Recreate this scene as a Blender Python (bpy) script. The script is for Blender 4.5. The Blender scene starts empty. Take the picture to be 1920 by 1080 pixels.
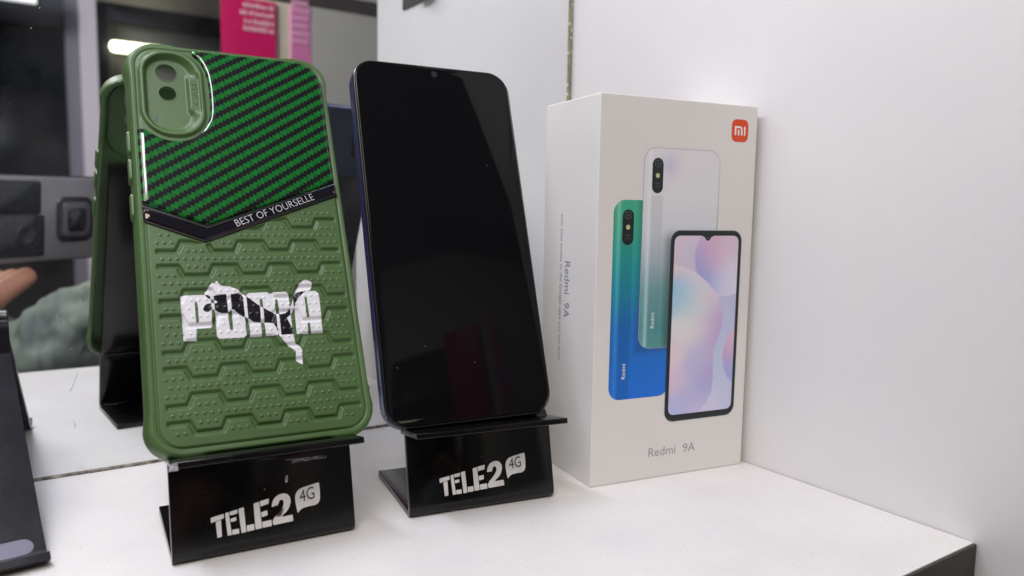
import bpy, math, random
import numpy as np
from mathutils import Matrix, Vector
from mathutils.geometry import delaunay_2d_cdt
random.seed(3); rng = np.random.default_rng(3)
sc = bpy.context.scene
COL = sc.collection

# ------------------------------------------------------------------ camera
cam_d = bpy.data.cameras.new("camera"); cam = bpy.data.objects.new("camera", cam_d); COL.objects.link(cam)
CAM = Vector((-0.31108, -0.39683, 0.12655)); YAW, PITCH, ROLL, FPX = 0.59209, -0.10278, 0.01726, 1414.57
fw = Vector((math.sin(YAW)*math.cos(PITCH), math.cos(YAW)*math.cos(PITCH), math.sin(PITCH)))
r0 = Vector((math.cos(YAW), -math.sin(YAW), 0)); u0 = r0.cross(fw)
rt = r0*math.cos(ROLL) + u0*math.sin(ROLL); up = -r0*math.sin(ROLL) + u0*math.cos(ROLL)
M = Matrix((rt, up, -fw)).transposed().to_4x4(); M.translation = CAM
cam.matrix_world = M
cam_d.sensor_width = 36.0; cam_d.lens = 36.0*FPX/1920.0
cam_d.clip_start = 0.01; cam_d.clip_end = 50
cam_d.dof.use_dof = True; cam_d.dof.focus_distance = 0.325; cam_d.dof.aperture_fstop = 10.0
sc.camera = cam

# ------------------------------------------------------------------ light
w = bpy.data.worlds.new("World"); sc.world = w; w.use_nodes = True
bg = w.node_tree.nodes["Background"]; bg.inputs[0].default_value = (0.62, 0.64, 0.70, 1); bg.inputs[1].default_value = 0.14
def area(name, loc, target, sx, sy, power, color, spread=math.pi):
    d = bpy.data.lights.new(name, 'AREA'); d.spread = spread; d.shape = 'RECTANGLE'; d.size = sx; d.size_y = sy; d.energy = power; d.color = color
    o = bpy.data.objects.new(name, d); COL.objects.link(o); o.location = loc
    o.rotation_euler = (Vector(target)-Vector(loc)).to_track_quat('-Z', 'Y').to_euler()
    return o
area("cabinet_strip_light", (-0.40, -0.15, 0.55), (-0.28, -0.13, 0.0), 0.50, 0.06, 3.0, (0.86, 0.875, 1.0))
area("ceiling_panel_light", (-0.86, -1.15, 1.45), (-0.15, -0.1, 0.05), 1.0, 0.7, 16.0, (1.0, 0.89, 0.73))
area("poster_fill_light", (-1.35, -0.95, 1.25), (0.15, -1.9, 0.5), 0.9, 0.5, 11.0, (1.0, 0.97, 0.93), 1.1)  # unseen fill added to brighten the posters, post and grey panel in the mirror
sc.view_settings.view_transform = 'Standard'; sc.view_settings.look = 'None'
sc.view_settings.gamma = 1; sc.view_settings.exposure = -0.06
sc.render.engine = 'CYCLES'
sc.cycles.max_bounces = 10; sc.cycles.glossy_bounces = 6; sc.cycles.diffuse_bounces = 5
sc.cycles.caustics_reflective = True; sc.cycles.blur_glossy = 0.5
sc.cycles.sample_clamp_indirect = 8.0

# ------------------------------------------------------------------ helpers
def lin(c):
    c = np.asarray(c, float)/255.0
    return np.where(c <= 0.04045, c/12.92, ((c+0.055)/1.055)**2.4)
def rgb(*c): return tuple(float(x) for x in lin(c)) + (1.0,)
def mat(name, color=(0.8, 0.8, 0.8, 1), rough=0.5, metal=0.0, coat=0.0, spec=0.5, coat_rough=0.03):
    m = bpy.data.materials.new(name); m.use_nodes = True
    b = m.node_tree.nodes["Principled BSDF"]
    b.inputs["Base Color"].default_value = color; b.inputs["Roughness"].default_value = rough
    b.inputs["Metallic"].default_value = metal; b.inputs["Coat Weight"].default_value = coat
    b.inputs["Coat Roughness"].default_value = coat_rough; b.inputs["Specular IOR Level"].default_value = spec
    return m
class NT:
    def __init__(s, m):
        s.m = m; s.t = m.node_tree; s.b = s.t.nodes["Principled BSDF"]
        s.tc = s.t.nodes.new("ShaderNodeTexCoord")
    def n(s, kind, **kw):
        o = s.t.nodes.new(kind)
        for k, v in kw.items():
            if k.startswith("i_"):
                key = k[2:]; key = int(key) if key.isdigit() else key.replace("_", " ")
                if hasattr(v, "is_output"): s.t.links.new(v, o.inputs[key])
                else: o.inputs[key].default_value = v
            else: setattr(o, k, v)
        return o
    def l(s, a, b): s.t.links.new(a, b)
    def obj(s, scale=(1, 1, 1), rot=(0, 0, 0), loc=(0, 0, 0)):
        mp = s.n("ShaderNodeMapping"); s.l(s.tc.outputs["Object"], mp.inputs["Vector"])
        mp.inputs["Scale"].default_value = scale; mp.inputs["Rotation"].default_value = rot; mp.inputs["Location"].default_value = loc
        return mp.outputs[0]
    def math(s, op, a, b=0.0, c=0.0, clamp=False):
        o = s.n("ShaderNodeMath", operation=op, use_clamp=clamp)
        for i, v in enumerate((a, b, c)):
            if hasattr(v, "is_output"): s.l(v, o.inputs[i])
            else: o.inputs[i].default_value = v
        return o.outputs[0]
    def noise(s, vec, scale, detail=3, rough=0.5): return s.n("ShaderNodeTexNoise", i_Vector=vec, i_Scale=scale, i_Detail=detail, i_Roughness=rough).outputs[0]
    def ramp(s, f, stops):
        r = s.n("ShaderNodeValToRGB"); s.l(f, r.inputs[0]); e = r.color_ramp.elements
        while len(e) < len(stops): e.new(0.5)
        for i, (p, c) in enumerate(stops): e[i].position = p; e[i].color = c if len(c) == 4 else (*c, 1)
        return r.outputs[0]
    def mix(s, f, a, b):
        o = s.n("ShaderNodeMix", data_type='RGBA')
        for k, v in ((0, f), (6, a), (7, b)):
            if hasattr(v, "is_output"): s.l(v, o.inputs[k])
            else: o.inputs[k].default_value = v
        return o.outputs[2]
    def base(s, c): s.l(c, s.b.inputs["Base Color"])
    def bump(s, h, strength=0.2, dist=0.0005):
        b = s.n("ShaderNodeBump", i_Height=h, i_Strength=strength, i_Distance=dist); s.l(b.outputs[0], s.b.inputs["Normal"])
    def specks(s, scale, thr, size=0.10, vec=None):
        """small scattered flecks: 1 inside a fleck"""
        vec = vec or s.obj()
        v = s.n("ShaderNodeTexVoronoi", i_Vector=vec, i_Scale=scale, i_Randomness=1.0)
        sep = s.n("ShaderNodeSeparateColor"); s.l(v.outputs["Color"], sep.inputs[0])
        few = s.math('GREATER_THAN', sep.outputs[0], thr)
        rad = s.math('MULTIPLY', sep.outputs[1], size)
        near = s.math('LESS_THAN', v.outputs["Distance"], rad)
        return s.math('MULTIPLY', few, near)

def mesh_obj(name, verts, faces, m=None, parent=None, smooth=False, scale=0.001, colors=None):
    me = bpy.data.meshes.new(name)
    v = np.asarray(verts, float)*scale
    me.from_pydata(v.tolist() if len(v) < 200000 else v.tolist(), [], [tuple(int(i) for i in f) for f in faces])
    if m: me.materials.append(m)
    if smooth: me.polygons.foreach_set("use_smooth", [True]*len(me.polygons))
    if colors is not None:
        ca = me.color_attributes.new("print", 'FLOAT_COLOR', 'POINT')
        ca.data.foreach_set("color", np.asarray(colors, np.float32).ravel())
    me.update()
    o = bpy.data.objects.new(name, me); COL.objects.link(o)
    if parent: o.parent = parent
    return o
def thing(name, label, cat, matrix=None, loc=None, group=None):
    o = bpy.data.objects.new(name, None); o.empty_display_size = 0.01; COL.objects.link(o)
    if matrix is not None: o.matrix_world = matrix
    if loc is not None: o.location = loc
    o["label"] = label; o["category"] = cat
    if group: o["group"] = group
    return o
def tag(o, label=None, cat=None, group=None, kind=None):
    for k, v in (("label", label), ("category", cat), ("group", group), ("kind", kind)):
        if v: o[k] = v
    return o
def box_vf(x0, x1, y0, y1, z0, z1):
    v = [(x, y, z) for z in (z0, z1) for y in (y0, y1) for x in (x0, x1)]
    f = [(0, 2, 3, 1), (4, 5, 7, 6), (0, 1, 5, 4), (2, 6, 7, 3), (0, 4, 6, 2), (1, 3, 7, 5)]
    return v, f
def add_bevel(o, w, seg=2):
    b = o.modifiers.new("bevel", 'BEVEL'); b.width = w; b.segments = seg; b.limit_method = 'ANGLE'; b.angle_limit = 0.6
    return o
def box(name, x0, x1, y0, y1, z0, z1, m, parent=None, bevel=0, scale=1.0):
    v, f = box_vf(x0, x1, y0, y1, z0, z1); o = mesh_obj(name, v, f, m, parent, scale=scale)
    if bevel: add_bevel(o, bevel)
    return o
def rrect(x0, x1, y0, y1, r, n=10, inset=0.0):
    """rounded rectangle outline, counter-clockwise"""
    x0 += inset; x1 -= inset; y0 += inset; y1 -= inset; r = max(r-inset, 0.05); P = []
    for cx, cy, a0 in ((x1-r, y1-r, 0), (x0+r, y1-r, 90), (x0+r, y0+r, 180), (x1-r, y0+r, 270)):
        for i in range(n+1):
            a = math.radians(a0+90*i/n); P.append((cx+r*math.cos(a), cy+r*math.sin(a)))
    return P
def fillet(P, r, n=5):
    """round the corners of a polygon; r = number or one per corner"""
    out = []; N = len(P)
    for i in range(N):
        a, b, c = np.array(P[i-1], float), np.array(P[i], float), np.array(P[(i+1) % N], float)
        rr_ = r[i] if hasattr(r, "__len__") else r
        u, v = a-b, c-b; lu, lv = np.linalg.norm(u), np.linalg.norm(v); u /= lu; v /= lv
        t = min(rr_, lu*0.45, lv*0.45)
        if t < 1e-3: out.append(tuple(b)); continue
        p, q = b+u*t, b+v*t
        for k in range(n+1):
            s = k/n; out.append(tuple((1-s)**2*p+2*s*(1-s)*b+s*s*q))
    return out
def area2(P):
    P = np.asarray(P); x, y = P[:, 0], P[:, 1]; return float(np.sum(x*np.roll(y, -1)-np.roll(x, -1)*y))/2
def offset(P, d):
    """move a counter-clockwise outline inwards by d"""
    P = np.asarray(P, float); a = P-np.roll(P, 1, 0); b = np.roll(P, -1, 0)-P
    a /= np.maximum(np.linalg.norm(a, axis=1), 1e-9)[:, None]; b /= np.maximum(np.linalg.norm(b, axis=1), 1e-9)[:, None]
    na = np.stack([-a[:, 1], a[:, 0]], 1); nb = np.stack([-b[:, 1], b[:, 0]], 1)
    n = na+nb; L = np.maximum(np.linalg.norm(n, axis=1), 1e-6); n /= L[:, None]
    k = 1/np.maximum(np.sum(n*na, 1), 0.6)
    return P+n*(d*k)[:, None]
def inside(P, X, Y):
    P = np.asarray(P, float); res = np.zeros(np.shape(X), bool); n = len(P)
    for i in range(n):
        x1, y1 = P[i]; x2, y2 = P[(i+1) % n]
        if y1 == y2: continue
        c = ((y1 > Y) != (y2 > Y)) & (X < (x2-x1)*(Y-y1)/(y2-y1)+x1); res ^= c
    return res
def tri(polys, grid=0.0, keep=None):
    """constrained triangulation of outlines, optional interior grid; keep(x, y) picks triangles"""
    vs = []; es = []
    for P in polys:
        k = len(vs); n = len(P); vs += [Vector((float(x), float(y))) for x, y in P]; es += [(k+i, k+(i+1) % n) for i in range(n)]
    if grid:
        A = np.array([p for P in polys for p in P]); lo, hi = A.min(0), A.max(0)
        gx, gy = np.meshgrid(np.arange(lo[0], hi[0], grid), np.arange(lo[1], hi[1], grid)); gx = gx+rng.uniform(-.05, .05, gx.shape)*grid
        m = np.zeros(gx.shape, bool)
        for P in polys: m |= inside(P, gx, gy)
        vs += [Vector((float(x), float(y))) for x, y in zip(gx[m], gy[m])]
    ov, oe, of, *_ = delaunay_2d_cdt(vs, es, [], 0, 1e-5)
    V = np.array([tuple(v) for v in ov]); F = np.array(of)
    c = V[F].mean(1)
    k = keep(c[:, 0], c[:, 1]) if keep else inside(polys[0], c[:, 0], c[:, 1])
    return V, F[k]
def decal(name, P, z, m, parent, holes=(), grid=0.0, colfn=None, hfn=None):
    V, F = tri([P]+list(holes), grid, None if not holes else (lambda x, y: inside(P, x, y) & ~np.any([inside(h, x, y) for h in holes], axis=0)))
    Z = np.full(len(V), z) if hfn is None else hfn(V[:, 0], V[:, 1])+z
    c = colfn(V[:, 0], V[:, 1]) if colfn else None
    return mesh_obj(name, np.c_[V, Z], F, m, parent, smooth=hfn is not None, colors=c)
def dome(name, P, prof, m, parent, z0=0.0):
    """outline raised with a soft edge: prof = [(inset, z), ...]; flat cap"""
    if area2(P) < 0: P = P[::-1]
    n = len(P); V = []; F = []
    for ins, z in prof: V += [(x, y, z+z0) for x, y in offset(P, ins)]
    for k in range(len(prof)-1):
        for i in range(n):
            j = (i+1) % n; F.append((k*n+i, k*n+j, (k+1)*n+j, (k+1)*n+i))
    cap = [tuple(v[:2]) for v in V[-n:]]
    cv, cf = tri([cap]); b = len(V); V += [(x, y, prof[-1][1]+z0) for x, y in cv]; F += [tuple(b+i for i in f) for f in cf]
    o = mesh_obj(name, V, F, m, parent, smooth=True)
    return o
def loft(name, loops, m, parent, cap0=True, cap1=True, smooth=True, scale=0.001):
    n = len(loops[0]); V = [p for L in loops for p in L]; F = []
    for k in range(len(loops)-1):
        for i in range(n):
            j = (i+1) % n; F.append((k*n+i, k*n+j, (k+1)*n+j, (k+1)*n+i))
    if cap0: F.append(tuple(range(n))[::-1])
    if cap1: F.append(tuple(range((len(loops)-1)*n, len(loops)*n)))
    return mesh_obj(name, V, F, m, parent, smooth=smooth, scale=scale)
def text_mesh(name, s, m, parent, org, ex, ey, w_, h_, z=0.0, depth=0.0, nrm=None, track=1.0, shear=0.0, thin=0.0):
    """lettering fitted into a box: org = lower left (mm), ex/ey = unit directions, w_/h_ = size of the inked area"""
    cu = bpy.data.curves.new(name, 'FONT'); cu.body = s; cu.size = 10; cu.resolution_u = 3; cu.space_character = track; cu.shear = shear; cu.offset = thin
    if depth: cu.extrude = 0.5
    t = bpy.data.objects.new("t", cu); me = bpy.data.meshes.new_from_object(t)
    n = len(me.vertices); a = np.empty(n*3); me.vertices.foreach_get("co", a); a = a.reshape(n, 3)
    lo, hi = a.min(0), a.max(0); x = (a[:, 0]-lo[0])/(hi[0]-lo[0])*w_; y = (a[:, 1]-lo[1])/(hi[1]-lo[1])*h_
    ex, ey = Vector(ex), Vector(ey); nn = ex.cross(ey); 
    zz = z + ((a[:, 2]-lo[2])/(hi[2]-lo[2])*depth if depth else 0)
    P = np.array(org)[None]+x[:, None]*np.array(ex)[None]+y[:, None]*np.array(ey)[None]+np.asarray(zz).reshape(-1, 1)*np.array(nn)[None] if depth else \
        np.array(org)[None]+x[:, None]*np.array(ex)[None]+y[:, None]*np.array(ey)[None]+z*np.array(nn)[None]
    me.vertices.foreach_set("co", (P*0.001).ravel()); me.materials.clear(); me.materials.append(m); me.update()
    o = bpy.data.objects.new(name, me); COL.objects.link(o); o.parent = parent
    bpy.data.objects.remove(t); bpy.data.curves.remove(cu)
    return o
def frame(x, y, yaw, lean, z):
    """X = width, Y = up along the leaning face, Z = towards the viewer; origin at the bottom centre"""
    wd = Vector((math.cos(yaw), math.sin(yaw), 0)); bk = Vector((-math.sin(yaw), math.cos(yaw), 0))
    u_ = Vector((0, 0, 1))*math.cos(lean)+bk*math.sin(lean); n = wd.cross(u_)
    m = Matrix((wd, u_, n)).transposed().to_4x4(); m.translation = (x, y, z)
    return m
def sstep(a, b, x):
    t = np.clip((x-a)/(b-a), 0, 1); return t*t*(3-2*t)
def sd_rr(X, Y, cx, cy, hx, hy, r):
    qx = np.abs(X-cx)-hx+r; qy = np.abs(Y-cy)-hy+r
    return np.minimum(np.maximum(qx, qy), 0)+np.hypot(np.maximum(qx, 0), np.maximum(qy, 0))-r

# ------------------------------------------------------------------ materials
m_wall = mat("white_laminate", rgb(226, 224, 224), 0.42)
t = NT(m_wall); n = t.noise(t.obj(), 6, 4); c = t.ramp(n, [(0.35, rgb(222, 220, 222)), (0.65, rgb(228, 227, 226))])
s = t.specks(260, 0.80, 0.055); c = t.mix(t.math('MULTIPLY', s, 0.5), c, rgb(140, 132, 122)); t.base(c)
t.bump(t.noise(t.obj(), 900, 3), 0.12, 0.0003)
m_shelf = mat("speckled_white_laminate", rgb(226, 224, 224), 0.36)
t = NT(m_shelf); n = t.noise(t.obj(), 25, 5); c = t.ramp(n, [(0.3, rgb(220, 218, 220)), (0.7, rgb(229, 228, 227))])
s = t.specks(460, 0.55, 0.18); c = t.mix(t.math('MULTIPLY', s, 0.45), c, rgb(150, 145, 142))
s2 = t.specks(130, 0.90, 0.05); c = t.mix(t.math('MULTIPLY', s2, 0.75), c, rgb(90, 84, 80)); sm = t.math('MULTIPLY', t.math('SUBTRACT', t.noise(t.obj((1, 3, 1), (0, 0, .5)), 30, 6, .7), 0.58, clamp=True), 0.8)
c = t.mix(sm, c, rgb(196, 190, 182)); t.base(c)
t.l(t.math('MULTIPLY_ADD', t.noise(t.obj(), 40, 5, .7), 0.3, 0.22), t.b.inputs['Roughness'])
t.bump(t.noise(t.obj(), 1500, 2), 0.35, 0.0003)
m_edge = mat("dark_edge_band", rgb(52, 48, 47), 0.5)
t = NT(m_edge); t.base(t.ramp(t.noise(t.obj((30, 30, 300)), 8, 4), [(0.3, rgb(44, 41, 41)), (0.7, rgb(58, 53, 51))]))
m_mirror = mat("mirror_silvering", (0.86, 0.88, 0.88, 1), 0.0, 1.0)
t = NT(m_mirror)
s = t.specks(110, 0.80, 0.045); sm = t.noise(t.obj((1, 1, 1)), 18, 6, .65)
dust = t.math('MULTIPLY', t.math('GREATER_THAN', sm, 0.56), t.specks(300, 0.6, 0.10))
film = t.math('MULTIPLY', t.math('SUBTRACT', sm, 0.42, clamp=True), 0.10)
dirt = t.math('MAXIMUM', t.math('MAXIMUM', t.math('MULTIPLY', s, 0.5), t.math('MULTIPLY', dust, 0.35)), film, clamp=True)
d2 = t.n("ShaderNodeBsdfDiffuse", i_Color=(0.75, 0.77, 0.8, 1)); mx = t.n("ShaderNodeMixShader")
t.l(dirt, mx.inputs[0]); t.l(t.b.outputs[0], mx.inputs[1]); t.l(d2.outputs[0], mx.inputs[2])
t.l(mx.outputs[0], t.t.nodes["Material Output"].inputs[0])
m_gedge = mat("ground_glass_edge", rgb(122, 126, 104), 0.35)
t = NT(m_gedge); n = t.noise(t.obj((300, 300, 60)), 3, 4)
c = t.ramp(n, [(0.3, rgb(98, 102, 86)), (0.6, rgb(150, 152, 124)), (0.75, rgb(176, 176, 142))])
c = t.mix(t.specks(350, 0.5, 0.3), c, rgb(235, 235, 215)); t.base(c)
m_seam = mat("dirty_seam", rgb(120, 112, 98), 0.7)
t = NT(m_seam); t.base(t.ramp(t.noise(t.obj((1, 1, 1)), 260, 5, .7), [(0.36, rgb(48, 46, 46)), (0.5, rgb(120, 114, 104)), (0.66, rgb(178, 168, 145))]))
m_dark = mat("dark_gap", rgb(40, 38, 36), 0.8)

def acrylic(name, col, rough, dirty=0.5):
    m = mat(name, col, rough, coat=0.0, spec=0.35)
    t = NT(m); n = t.noise(t.obj(), 45, 6, .7)
    sc_ = t.noise(t.obj((40, 900, 900), (0, 0, .3)), 6, 2); scr = t.math('GREATER_THAN', sc_, 0.70)
    s = t.math('MULTIPLY', t.specks(190, 0.75, 0.06), 0.6*dirty)
    s = t.math('MAXIMUM', s, t.math('MULTIPLY', scr, 0.05*dirty))
    sm = t.math('MULTIPLY', t.math('SUBTRACT', n, 0.60, clamp=True), 0.25*dirty)
    t.base(t.mix(t.math('MAXIMUM', s, sm), col, rgb(150, 148, 150)))
    t.l(t.math('MULTIPLY_ADD', n, 0.14, rough-0.05), t.b.inputs["Roughness"])
    return m
m_acr = acrylic("black_acrylic", rgb(10, 10, 13), 0.09)
m_acr2 = acrylic("scuffed_black_acrylic", rgb(10, 10, 12), 0.13, 1.4)
m_metal = acrylic("satin_black_sheet", rgb(17, 17, 24), 0.27, 0.9)
m_chip = mat("chipped_edge", rgb(190, 188, 200), 0.5)
t = NT(m_chip); t.base(t.ramp(t.noise(t.obj(), 500, 4), [(0.35, rgb(120, 118, 126)), (0.6, rgb(205, 203, 212))]))
m_vinyl = mat("white_vinyl", rgb(216, 216, 219), 0.5)
t = NT(m_vinyl); t.base(t.ramp(t.noise(t.obj(), 160, 4), [(0.3, rgb(200, 200, 203)), (0.6, rgb(220, 220, 222))]))
m_worn = mat("worn_vinyl", rgb(216, 216, 219), 0.5)
t = NT(m_worn)
sp = t.n("ShaderNodeSeparateXYZ"); t.l(t.tc.outputs["Object"], sp.inputs[0])
dx = t.math('MULTIPLY', t.math('SUBTRACT', sp.outputs[0], 0.0040), 430); dy = t.math('MULTIPLY', t.math('SUBTRACT', sp.outputs[1], 0.0117), 400)
rr_ = t.math('SQRT', t.math('ADD', t.math('MULTIPLY', dx, dx), t.math('MULTIPLY', dy, dy)))
f = t.math('ADD', rr_, t.math('MULTIPLY', t.math('SUBTRACT', t.noise(t.obj((1, 1.0, 1), (0, 0, .6)), 420, 5, .7), 0.5), 1.6))
t.base(t.ramp(f, [(0.62, rgb(36, 34, 33)), (0.85, rgb(186, 178, 160)), (1.2, rgb(218, 218, 220))]))
m_black = mat("black_print", rgb(22, 22, 24), 0.5)

# case
m_case = mat("green_silicone", rgb(74, 108, 46), 0.45, spec=0.55)
t = NT(m_case); n = t.noise(t.obj(), 30, 3)
c = t.ramp(n, [(0.35, rgb(58, 87, 40)), (0.65, rgb(63, 94, 45))])
c = t.mix(t.math('MULTIPLY', t.specks(180, 0.85, 0.05), 0.6), c, rgb(190, 200, 180)); t.base(c)
t.l(t.math('MULTIPLY_ADD', t.noise(t.obj(), 70, 4), 0.2, 0.40), t.b.inputs["Roughness"])
t.bump(t.noise(t.obj(), 2500, 2), 0.10, 0.0002)
m_plate = mat("green_black_twill_print", rgb(0, 130, 50), 0.5, spec=0.1, coat=0.85, coat_rough=0.02)
t = NT(m_plate)
v = t.obj((1000, 1000, 1000), (0, 0, 0)); sp = t.n("ShaderNodeSeparateXYZ"); t.l(v, sp.inputs[0])
A = math.radians(33.8); ca, sa = math.cos(A), math.sin(A)
al = t.math('ADD', t.math('MULTIPLY', sp.outputs[0], ca), t.math('MULTIPLY', sp.outputs[1], sa))
ac = t.math('SUBTRACT', t.math('MULTIPLY', sp.outputs[1], ca), t.math('MULTIPLY', sp.outputs[0], sa))
tooth = t.math('PINGPONG', t.math('DIVIDE', al, 1.9), 0.5)
tooth = t.math('SUBTRACT', tooth, 0.25)
k = t.math('FRACT', t.math('ADD', t.math('DIVIDE', t.math('ADD', ac, t.math('MULTIPLY', tooth, 1.9)), 4.42), 0.35))
g = t.math('GREATER_THAN', k, 0.50)
cell = t.noise(t.obj((1000, 1000, 1000), (0, 0, A)), 0.55, 0)
wv = t.math('FRACT', t.math('DIVIDE', al, 3.8)); wv2 = t.math('GREATER_THAN', wv, 0.5)
gc = t.mix(wv2, rgb(0, 102, 26), rgb(4, 88, 34)); kc = t.mix(wv2, rgb(12, 5, 14), rgb(6, 9, 11))
t.base(t.mix(g, kc, gc))
m_chev = mat("black_gloss", rgb(14, 8, 20), 0.07, coat=1.0)
m_chrome = mat("dark_chrome", rgb(120, 122, 130), 0.15, 1.0)
m_silver = mat("silver_print", rgb(196, 198, 202), 0.35, 0.3)
m_stw = mat("white_sticker", rgb(214, 214, 220), 0.35, coat=0.0)
m_stb = mat("black_sticker", rgb(14, 10, 22), 0.30, coat=0.0, spec=0.35)

# phone
m_frame = mat("navy_plastic_frame", rgb(64, 68, 118), 0.25, 0.5, coat=0.5)
m_back = mat("navy_phone_back", rgb(34, 40, 58), 0.25, 0.0)
m_glass = mat("black_screen_glass", rgb(14, 15, 17), 0.03, spec=0.16)
t = NT(m_glass); s = t.math('MULTIPLY', t.specks(230, 0.72, 0.05), 0.6); n = t.noise(t.obj(), 28, 5, .7)
sm = t.math('MULTIPLY', t.math('SUBTRACT', n, 0.62, clamp=True), 0.10)
t.base(t.mix(t.math('MAXIMUM', s, sm), rgb(13, 14, 16), rgb(190, 190, 195)))
t.l(t.math('MULTIPLY_ADD', n, 0.05, 0.01), t.b.inputs["Roughness"])
m_lens = mat("lens_glass", rgb(34, 34, 40), 0.3)
m_bezel = mat("black_plastic_lip", rgb(18, 18, 22), 0.25)

# box
m_paper = mat("white_coated_card", rgb(224, 222, 220), 0.5)
t = NT(m_paper); t.base(t.ramp(t.noise(t.obj(), 14, 4), [(0.3, rgb(221, 219, 217)), (0.7, rgb(227, 225, 223))])); t.bump(t.noise(t.obj(), 12, 3), 0.15, 0.002)
m_print = mat("colour_print", (1, 1, 1, 1), 0.34)
t = NT(m_print); a = t.n("ShaderNodeVertexColor", layer_name="print"); t.base(a.outputs[0])
m_org = mat("orange_print", rgb(222, 72, 12), 0.34)
m_gray = mat("grey_print", rgb(150, 150, 156), 0.35)
m_bluegray = mat("slate_print", rgb(118, 124, 160), 0.4)
m_pwhite = mat("white_print", rgb(240, 240, 240), 0.35)
m_pdark = mat("dark_green_print", rgb(24, 42, 42), 0.3)
m_pblk = mat("near_black_print", rgb(16, 26, 26), 0.3)
m_flash = mat("pale_yellow_print", rgb(190, 200, 140), 0.3)
m_line = mat("thin_grey_print", rgb(168, 166, 190), 0.35)

# ------------------------------------------------------------------ the cabinet: shelf, side wall, mirror
DF = 0.264
shelf = box("shelf", -0.95, -0.0007, -DF+0.0012, 0.004, -0.022, 0.0, m_shelf, scale=1.0); tag(shelf, kind="structure")
box("edge_band", -0.95, -0.0007, -DF, -DF+0.0011, -0.0221, -0.0003, m_edge, shelf)
wall = box("side_wall", 0.0, 0.018, -0.3095, 0.03, -0.5, 0.75, m_wall, scale=1.0); tag(wall, kind="structure"); add_bevel(wall, 0.0006)
bw = box("back_wall", -0.95, 0.0, 0.0052, 0.02, -0.5, 0.75, m_wall); tag(bw, kind="structure")
mir = thing("wall_mirror", "tall dusty mirror behind the shelf, reflecting the room and the stands", "mirror", loc=(0, 0, 0))
box("mirror_pane", -0.93, -0.0039, 0.0, 0.004, 0.0006, 0.72, m_mirror, mir)
box("glass_edge", -0.0038, -0.0010, -0.0003, 0.004, 0.0006, 0.72, m_gedge, mir)
box("dark_joint", -0.0009, -0.0002, 0.0008, 0.004, 0.0006, 0.72, m_dark, mir)
# uneven dirty sealant along the foot of the mirror
V = []; F = []; N = 160
for i in range(N+1):
    x = -0.93+0.929*i/N; j = rng.uniform(-.0003, .0003)
    V += [(x, -0.0016+j, 0.0001), (x, -0.0013+j, 0.0009+j*.5), (x, 0.0006, 0.0013+j), (x, 0.0006, 0.0001)]
for i in range(N):
    for k in range(3): F.append((4*i+k, 4*i+k+1, 4*i+5+k, 4*i+4+k))
mesh_obj("seam_bead", V, F, m_seam, mir, scale=1.0)

def strand(name, P, rad, m, parent):
    loops = []
    for k in range(len(P)):
        loops.append([(P[k][0]+rad*math.cos(a), -0.0002+rad*math.sin(a), P[k][1]) for a in (0, 1.57, 3.14, 4.71)])
    return loft(name, loops, m, parent, scale=1.0)
HAIRS = [[(-.2858, .0484), (-.2870, .0450), (-.2879, .0426), (-.2893, .0397)], [(-.2885, .0258), (-.2877, .0241), (-.2880, .0221)], [(-.2934, .0758), (-.2922, .0730), (-.2919, .0708), (-.2924, .0684), (-.2931, .0665)]]
m_hairs = mat("grey_fibre", rgb(165, 160, 170), 0.6)
for P in HAIRS: strand("hair_strand", P, 0.00009, m_hairs, mir)
# shelf support peg high on the side wall
peg = thing("shelf_bracket", "small grey metal bracket on side wall, seen at the mirror's top", "bracket", loc=(0, -0.20, 0.310))
m_peg = mat("grey_bracket_metal", rgb(120, 122, 116), 0.4, 0.8)
box("plate", -0.0020, -0.0002, -0.05, 0.040, -0.004, 0.010, m_peg, peg, bevel=0.0006)
box("arm", -0.012, -0.0021, -0.012, 0.012, -0.003, 0.002, m_peg, peg, bevel=0.0006)

# ------------------------------------------------------------------ display stands
def strip(name, path, W, th, m, parent, seg=6, rad=4.0, hole=None):
    """bent sheet: path of (d, z) in mm along the sheet's centre, extruded across the width W"""
    P = [np.array(p, float) for p in path]; out = [P[0]]
    for i in range(1, len(P)-1):
        a, b, c = P[i-1], P[i], P[i+1]; u_, v_ = a-b, c-b; lu, lv = np.linalg.norm(u_), np.linalg.norm(v_)
        t_ = min(rad, lu*.45, lv*.45); p, q = b+u_/lu*t_, b+v_/lv*t_
        for k in range(seg+1):
            s_ = k/seg; out.append((1-s_)**2*p+2*s_*(1-s_)*b+s_*s_*q)
    out.append(P[-1]); out = np.array(out)
    T = np.gradient(out, axis=0); T /= np.linalg.norm(T, axis=1)[:, None]; Nn = np.stack([-T[:, 1], T[:, 0]], 1)
    A_, B_ = out+Nn*th/2, out-Nn*th/2
    loopp = np.vstack([A_, B_[::-1]]); n = len(loopp)
    V = [(-W/2, d, z) for d, z in loopp]+[(W/2, d, z) for d, z in loopp]; F = []
    for i in range(n): j = (i+1) % n; F.append((i, j, n+j, n+i))
    k = len(out)
    for i in range(k-1):
        F.append((i, 2*k-1-i, 2*k-2-i, i+1)); F.append((n+i, n+i+1, n+2*k-2-i, n+2*k-1-i))
    o = mesh_obj(name, V, F, m, parent); add_bevel(o, 0.0003, 2)
    for p_ in o.data.polygons: p_.use_smooth = True
    o.modifiers["bevel"].harden_normals = False
    return o
def base_frame(x, y, yaw):
    wd = Vector((math.cos(yaw), math.sin(yaw), 0)); bk = Vector((-math.sin(yaw), math.cos(yaw), 0))
    m = Matrix((wd, bk, Vector((0, 0, 1)))).transposed().to_4x4(); m.translation = (x, y, 0); return m
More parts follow.
